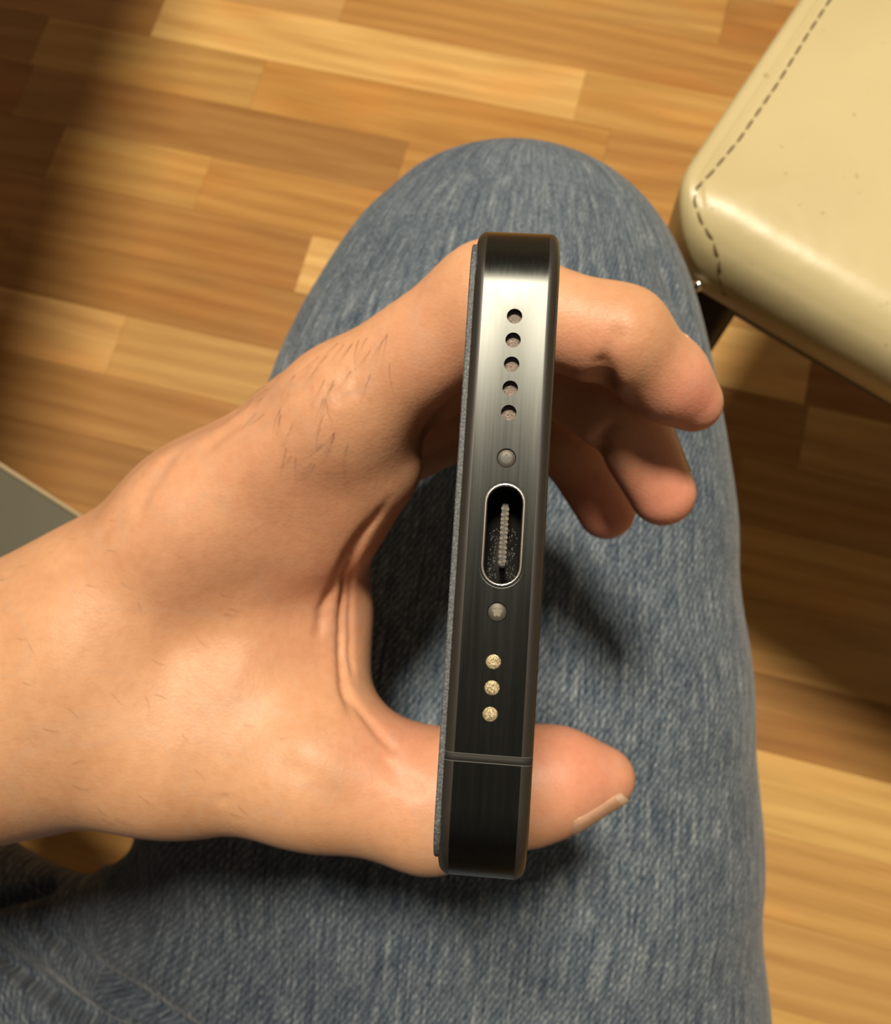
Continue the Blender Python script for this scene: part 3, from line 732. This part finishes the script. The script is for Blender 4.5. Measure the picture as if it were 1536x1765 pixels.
# shirt on the torso and upper arm (behind and below the frame)
gs = Grid((-580, -560, 400), (260, 60, 1120), 7.0); sf = gs.new(200.)
def schain(nodes, k):
    for (a, ra), (b, rb) in zip(nodes[:-1], nodes[1:]): add_cone(gs, sf, np.array(a, float), np.array(b, float), ra, rb, k, 60)
elbow = cam2w(P(-2300, 1720, 235)) * 1000
schain([((-60, -330, 520), 120), ((-60, -350, 640), 130), ((-60, -370, 800), 135), ((-60, -385, 930), 110), ((-60, -390, 1010), 62)], 60)
schain([((-190, -330, 520), 120), ((-190, -350, 640), 125), ((-190, -370, 800), 130), ((-190, -385, 930), 90)], 60)
schain([((-300, -380, 935), 72), (tuple(.5 * (np.array([-300, -380, 935]) + elbow)), 60), (tuple(elbow), 56), (tuple(cam2w(P(-1480, 1535, 230)) * 1000), 49)], 30)
schain([((55, -380, 935), 72), ((110, -340, 800), 60)], 40)
Vs, Fs_ = nets(gs, sf, 2)
shirt = obj('shirt', Vs * .001, Fs_, simple('dark_cotton', (.03, .032, .036), .9), person)
shirt['label'] = 'dark shirt'

# ---------------------------------------------------------------- cream chairs
def leather_mat():
    t = NT('cream_leather'); co = t.coords()
    n1 = t.noise(co, 9, 3); n2 = t.noise(co, 1100, 2); sp = t.noise(co, 210, 1, .3)
    c = t.ramp(n1, [(.3, (.52, .445, .24)), (.7, (.59, .505, .285))])
    c = t.mix(t.ramp(sp, [(.76, (0, 0, 0)), (.80, (.6, .6, .6))]), c, (.35, .27, .13))
    t.l(c, t.b.inputs['Base Color']); t.b.inputs['Roughness'].default_value = .36; t.b.inputs['Specular IOR Level'].default_value = .45
    h = t.math('ADD', t.math('MULTIPLY', n2, .3), t.math('MULTIPLY', t.noise(co, 40, 2), 3)); t.bump(h, .25, .0008)
    return t.m
LEATHER = leather_mat(); LEGM = simple('dark_chair_frame', (.035, .027, .02), .4); STEEL = simple('shiny_screw', (.8, .8, .78), .15, 1.0); THREAD = simple('brown_thread', (.12, .075, .03), .8)
def chair(name, label, corner, ea, eb, la, lb, z, seam_px=None, front_roll=.022, back_at=1):
    """corner: world xy of the seat corner; ea, eb unit vectors along its two edges"""
    ea = np.array([*ea, 0.]); eb = np.array([*eb, 0.]); c0 = np.array([corner[0], corner[1], 0.])
    ctr = c0 + ea * la / 2 + eb * lb / 2
    root = empty(name, tuple(ctr), label, 'chair', 'cream leather chairs')
    CRD = .030
    pts, nr = rrect(0, la, 0, lb, CRD, 12)
    def dens(p, n):
        a, b = [], []
        for i in range(len(p)):
            j = (i + 1) % len(p); m_ = max(1, int(np.linalg.norm(p[j] - p[i]) / .01))
            for q in range(m_): s = q / m_; a.append(p[i] * (1 - s) + p[j] * s); x = n[i] * (1 - s) + n[j] * s; b.append(x / np.linalg.norm(x))
        return np.array(a), np.array(b)
    pts, nr = dens(pts, nr)
    wf = np.clip(-nr[:, 0], 0, 1) ** 2; wf = wf * wf * (3 - 2 * wf)           # 1 on the rolled edge (at a = 0)
    re = np.full(len(pts), .0045)
    rings = []; TH = .045
    def ring(ins, zz):
        ins = np.broadcast_to(ins, (len(pts),)); lim = np.maximum(ins, CRD)
        core = pts - nr * CRD
        core = np.stack([np.clip(core[:, 0], lim, la - lim), np.clip(core[:, 1], lim, lb - lim)], 1)
        q = core + nr * np.maximum(CRD - ins, 0)[:, None]
        return np.stack([q[:, 0], q[:, 1], np.broadcast_to(zz, (len(pts),))], 1)
    rings.append(ring(.03, -TH)); rings.append(ring(.003 + re * .5, -TH)); rings.append(ring(re * .3, -TH + .006))
    for th in np.linspace(0, math.pi / 2, 10):
        rings.append(ring(re * (1 - math.cos(th)), np.maximum(-re + re * math.sin(th), -TH + .012)))
    gr = np.clip(1 - wf * 1.6, 0, 1)                # stitched groove only beside the flat welt
    for ins, gv in ((.0022, 0), (.0030, -.0001), (.0036, -.0010), (.0042, -.0001), (.0065, 0), (.0095, 0), (.013, 0), (.017, 0), (.022, 0), (.028, 0), (.035, 0), (.045, 0), (.06, 0), (.08, 0), (.105, 0), (.13, 0), (.16, 0)):
        x_ = min(1, ins / .13); rings.append(ring(re + ins, .0075 * (x_ * x_ * (3 - 2 * x_)) ** .6 + gv * gr))
    RR = front_roll
    for q in rings:
        k_ = np.clip(q[:, 0], 0, RR); top_ = np.clip((q[:, 2] + TH - .012) / .03, 0, 1)
        q[:, 2] -= (RR - np.sqrt(np.maximum(RR * RR - (RR - k_) ** 2, 0))) * top_
    V, Fq = stitch(rings, True, True)
    Wv = c0 + V[:, :1] * ea + V[:, 1:2] * eb + np.array([0, 0, 1]) * (V[:, 2:3] + z)
    if np.cross(ea, eb)[2] < 0: Fq = [f[::-1] for f in Fq]
    seat = obj('seat', Wv, Fq, LEATHER, root)
    # under-frame, legs, backrest
    def boxw(nm, a0, a1, b0, b1, z0, z1, mat, par, tap=1.0, bev=.004):
        o_, n_ = rrect(a0, a1, b0, b1, min(.008, (a1 - a0) / 3, (b1 - b0) / 3), 4); cc = np.array([(a0 + a1) / 2, (b0 + b1) / 2])
        rg = []
        for zz, s, i in ((z0, tap, bev), (z0 + bev, tap, 0), (z1 - bev, 1, 0), (z1, 1, bev)):
            q = (o_ - n_ * i - cc) * s + cc; rg.append(np.stack([q[:, 0], q[:, 1], np.full(len(q), zz)], 1))
        v, f = stitch(rg); w_ = c0 + v[:, :1] * ea + v[:, 1:2] * eb + np.array([0, 0, 1]) * v[:, 2:3]
        if np.cross(ea, eb)[2] < 0: f = [x[::-1] for x in f]
        return obj(nm, w_, f, mat, par)
    boxw('seat_frame', .02, la - .02, .012, lb - .02, z - TH - .032, z - TH + .002, LEGM, root)
    for a in (.016, la - .056):
        for b in (.012, lb - .052): boxw('leg', a, a + .04, b, b + .04, 0, z - TH - .001, LEGM, root, .7)
    if back_at:
        bk = boxw('backrest', la - .045, la - .01, .02, lb - .02, z + .02, z + .46, LEATHER, root)
        for b in (.05, lb - .08): boxw('back_post', la - .06, la - .03, b, b + .03, z - TH - .01, z + .1, LEGM, root)
    return root, seat
def stitches(seat, root, px, z):
    tr = BVHTree.FromPolygons([tuple(seat.matrix_world @ v.co + Vector(parent_loc(root))) for v in seat.data.vertices], [tuple(p.vertices) for p in seat.data.polygons])
    path = []
    for (u0, v0), (u1, v1) in zip(px[:-1], px[1:]):
        for s in np.linspace(0, 1, 12, endpoint=False):
            u, v = u0 + (u1 - u0) * s, v0 + (v1 - v0) * s
            d = R @ np.array([(u - W / 2) / F, (v - HT / 2) / F, 1.]); d /= np.linalg.norm(d)
            h = tr.ray_cast(Vector(CAM), Vector(d))
            if h[0]: path.append((np.array(h[0]), np.array(h[1])))
    L = [0]
    for a, b in zip(path[:-1], path[1:]): L.append(L[-1] + np.linalg.norm(b[0] - a[0]))
    L = np.array(L); PP = np.array([p[0] for p in path]); NN = np.array([p[1] for p in path])
    def pos(s): return np.array([np.interp(s, L, PP[:, i]) for i in range(3)]), np.array([np.interp(s, L, NN[:, i]) for i in range(3)])
    s = .001
    seg = .0062; gap = .0016
    while s + seg < L[-1]:
        pts = []
        for q in np.linspace(0, 1, 5):
            p, n = pos(s + seg * q); n = n if n[2] > -.5 else -n; n = n / np.linalg.norm(n); pts.append(p + n * (-.0004 + .0008 * math.sin(math.pi * q)))
        v, f = tube(pts, [.0005, .00055, .00055, .00055, .0005], 6)
        obj('stitch', v, f, THREAD, root)
        s += seg + gap
E_A = np.array([.543, .840]); E_B = np.array([.82, -.572])
SZ = .46
cor = at(1158, 352, SZ)[:2]
# the rounded corner cuts in; move the nominal corner outwards a little
cor = cor - E_A * .006 - E_B * .004
guest, gseat = chair('chair', 'empty cream leather chair with brown edge stitching to the right of the knee', cor, E_A, E_B, .42, .42, SZ, back_at=1)
stitches(gseat, guest, [(1436, -8), (1395, 55), (1340, 145), (1275, 240), (1225, 300), (1200, 325), (1197, 350), (1210, 385), (1228, 412), (1240, 450), (1243, 480), (1250, 515)], SZ)
sp_ = at(1204, 490, SZ - .03)
v, f = tube([sp_ + np.array([0, 0, -.002]), sp_, sp_ + np.array([0, 0, .002])], [.003, .003, .0015], 10)
o = obj('screw', v, f, STEEL, guest); o['label'] = 'shiny screw under the seat corner'
own, oseat = chair('chair', 'cream leather chair the person sits on, hidden under the jeans', (-.36, -.15), (0., -1.), (1., 0.), .47, .46, seatZ - .010, front_roll=.012, back_at=1)

# ---------------------------------------------------------------- low grey bench whose pale-edged top shows left of the wrist
BZ = .30
GREY = simple('grey_laminate', (.092, .085, .056), .45); PALE = simple('pale_edging', (.50, .40, .25), .5)
e0 = at(0, 797, BZ)[:2]; e1 = at(150, 893, BZ)[:2]; ub = (e1 - e0) / np.linalg.norm(e1 - e0); ua = np.array([ub[1], -ub[0]])
if ua[1] > 0: ua = -ua
bc0 = e1 + ub * .018
bench = empty('bench', (*(bc0 - ub * .25 + ua * .08), 0), 'low grey bench with a pale edge, its top showing left of the wrist', 'bench')
def bbox_(nm, s0, s1, t0, t1, z0, z1, mat, par=None):
    q = []; b_ = .0012
    for z, i in ((z0, 0), (z1 - b_, 0), (z1, b_)):
        for s_, t_ in ((s0 + i, t0 + i), (s1 - i, t0 + i), (s1 - i, t1 - i), (s0 + i, t1 - i)): w_ = bc0 - ub * s_ + ua * t_; q.append((w_[0], w_[1], z))
    f_ = [(0, 1, 2, 3), (11, 10, 9, 8)] + [(k + i, k + 4 + i, k + 4 + (i + 1) % 4, k + (i + 1) % 4) for k in (0, 4) for i in range(4)]
    o_ = obj(nm, q, f_, mat, par or bench, smooth=False)
    bm_ = bmesh.new(); bm_.from_mesh(o_.data); bmesh.ops.recalc_face_normals(bm_, faces=bm_.faces); bm_.to_mesh(o_.data); bm_.free(); return o_
bbox_('bench_top', .0022, .42, .0022, .12, BZ - .018, BZ, GREY)
e_ = bbox_('edge_strip', 0, .42, 0, .0022, BZ - .018, BZ, PALE); e_['label'] = 'pale edge strip'
e_ = bbox_('edge_strip', 0, .0022, .0022, .12, BZ - .018, BZ, PALE); e_['label'] = 'pale edge strip'
for s_ in (.03, .37): bbox_('side_panel', s_, s_ + .018, .012, .11, 0, BZ - .018, GREY)

# ---------------------------------------------------------------- unseen blocker added left of the frame to cast the top-left floor shadow
LAM = simple('shadow_desk_board', (.30, .20, .11), .5)
dk = empty('shadow_desk', (-.95, .95, 0), 'unseen wooden board on legs, added left of the person to cast the floor shadow', 'shadow_desk')
s0 = np.array([-.342, .789]); s1 = np.array([-.428, .287])
p0 = LAMP[:2] + (s0 - LAMP[:2]) * (2.5 - .73) / 2.5; p1 = LAMP[:2] + (s1 - LAMP[:2]) * (2.5 - .73) / 2.5; dr = (p0 - p1) / np.linalg.norm(p0 - p1); nl = np.array([-dr[1], dr[0]])
def dbox(nm, s0, s1, t0, t1, z0, z1):
    q = []
    for z in (z0, z1):
        for s, t in ((s0, t0), (s1, t0), (s1, t1), (s0, t1)): w = p1 + dr * s + nl * t; q.append((w[0], w[1], z))
    return obj(nm, q, [(0, 3, 2, 1), (4, 5, 6, 7), (0, 1, 5, 4), (1, 2, 6, 5), (2, 3, 7, 6), (3, 0, 4, 7)], LAM, dk, smooth=False)
dbox('shadow_desk_top', -.06, 1.15, 0, .36, .705, .73)
for s in (.0, 1.07):
    for t in (.16, .30): dbox('leg', s, s + .05, t, t + .05, 0, .706)
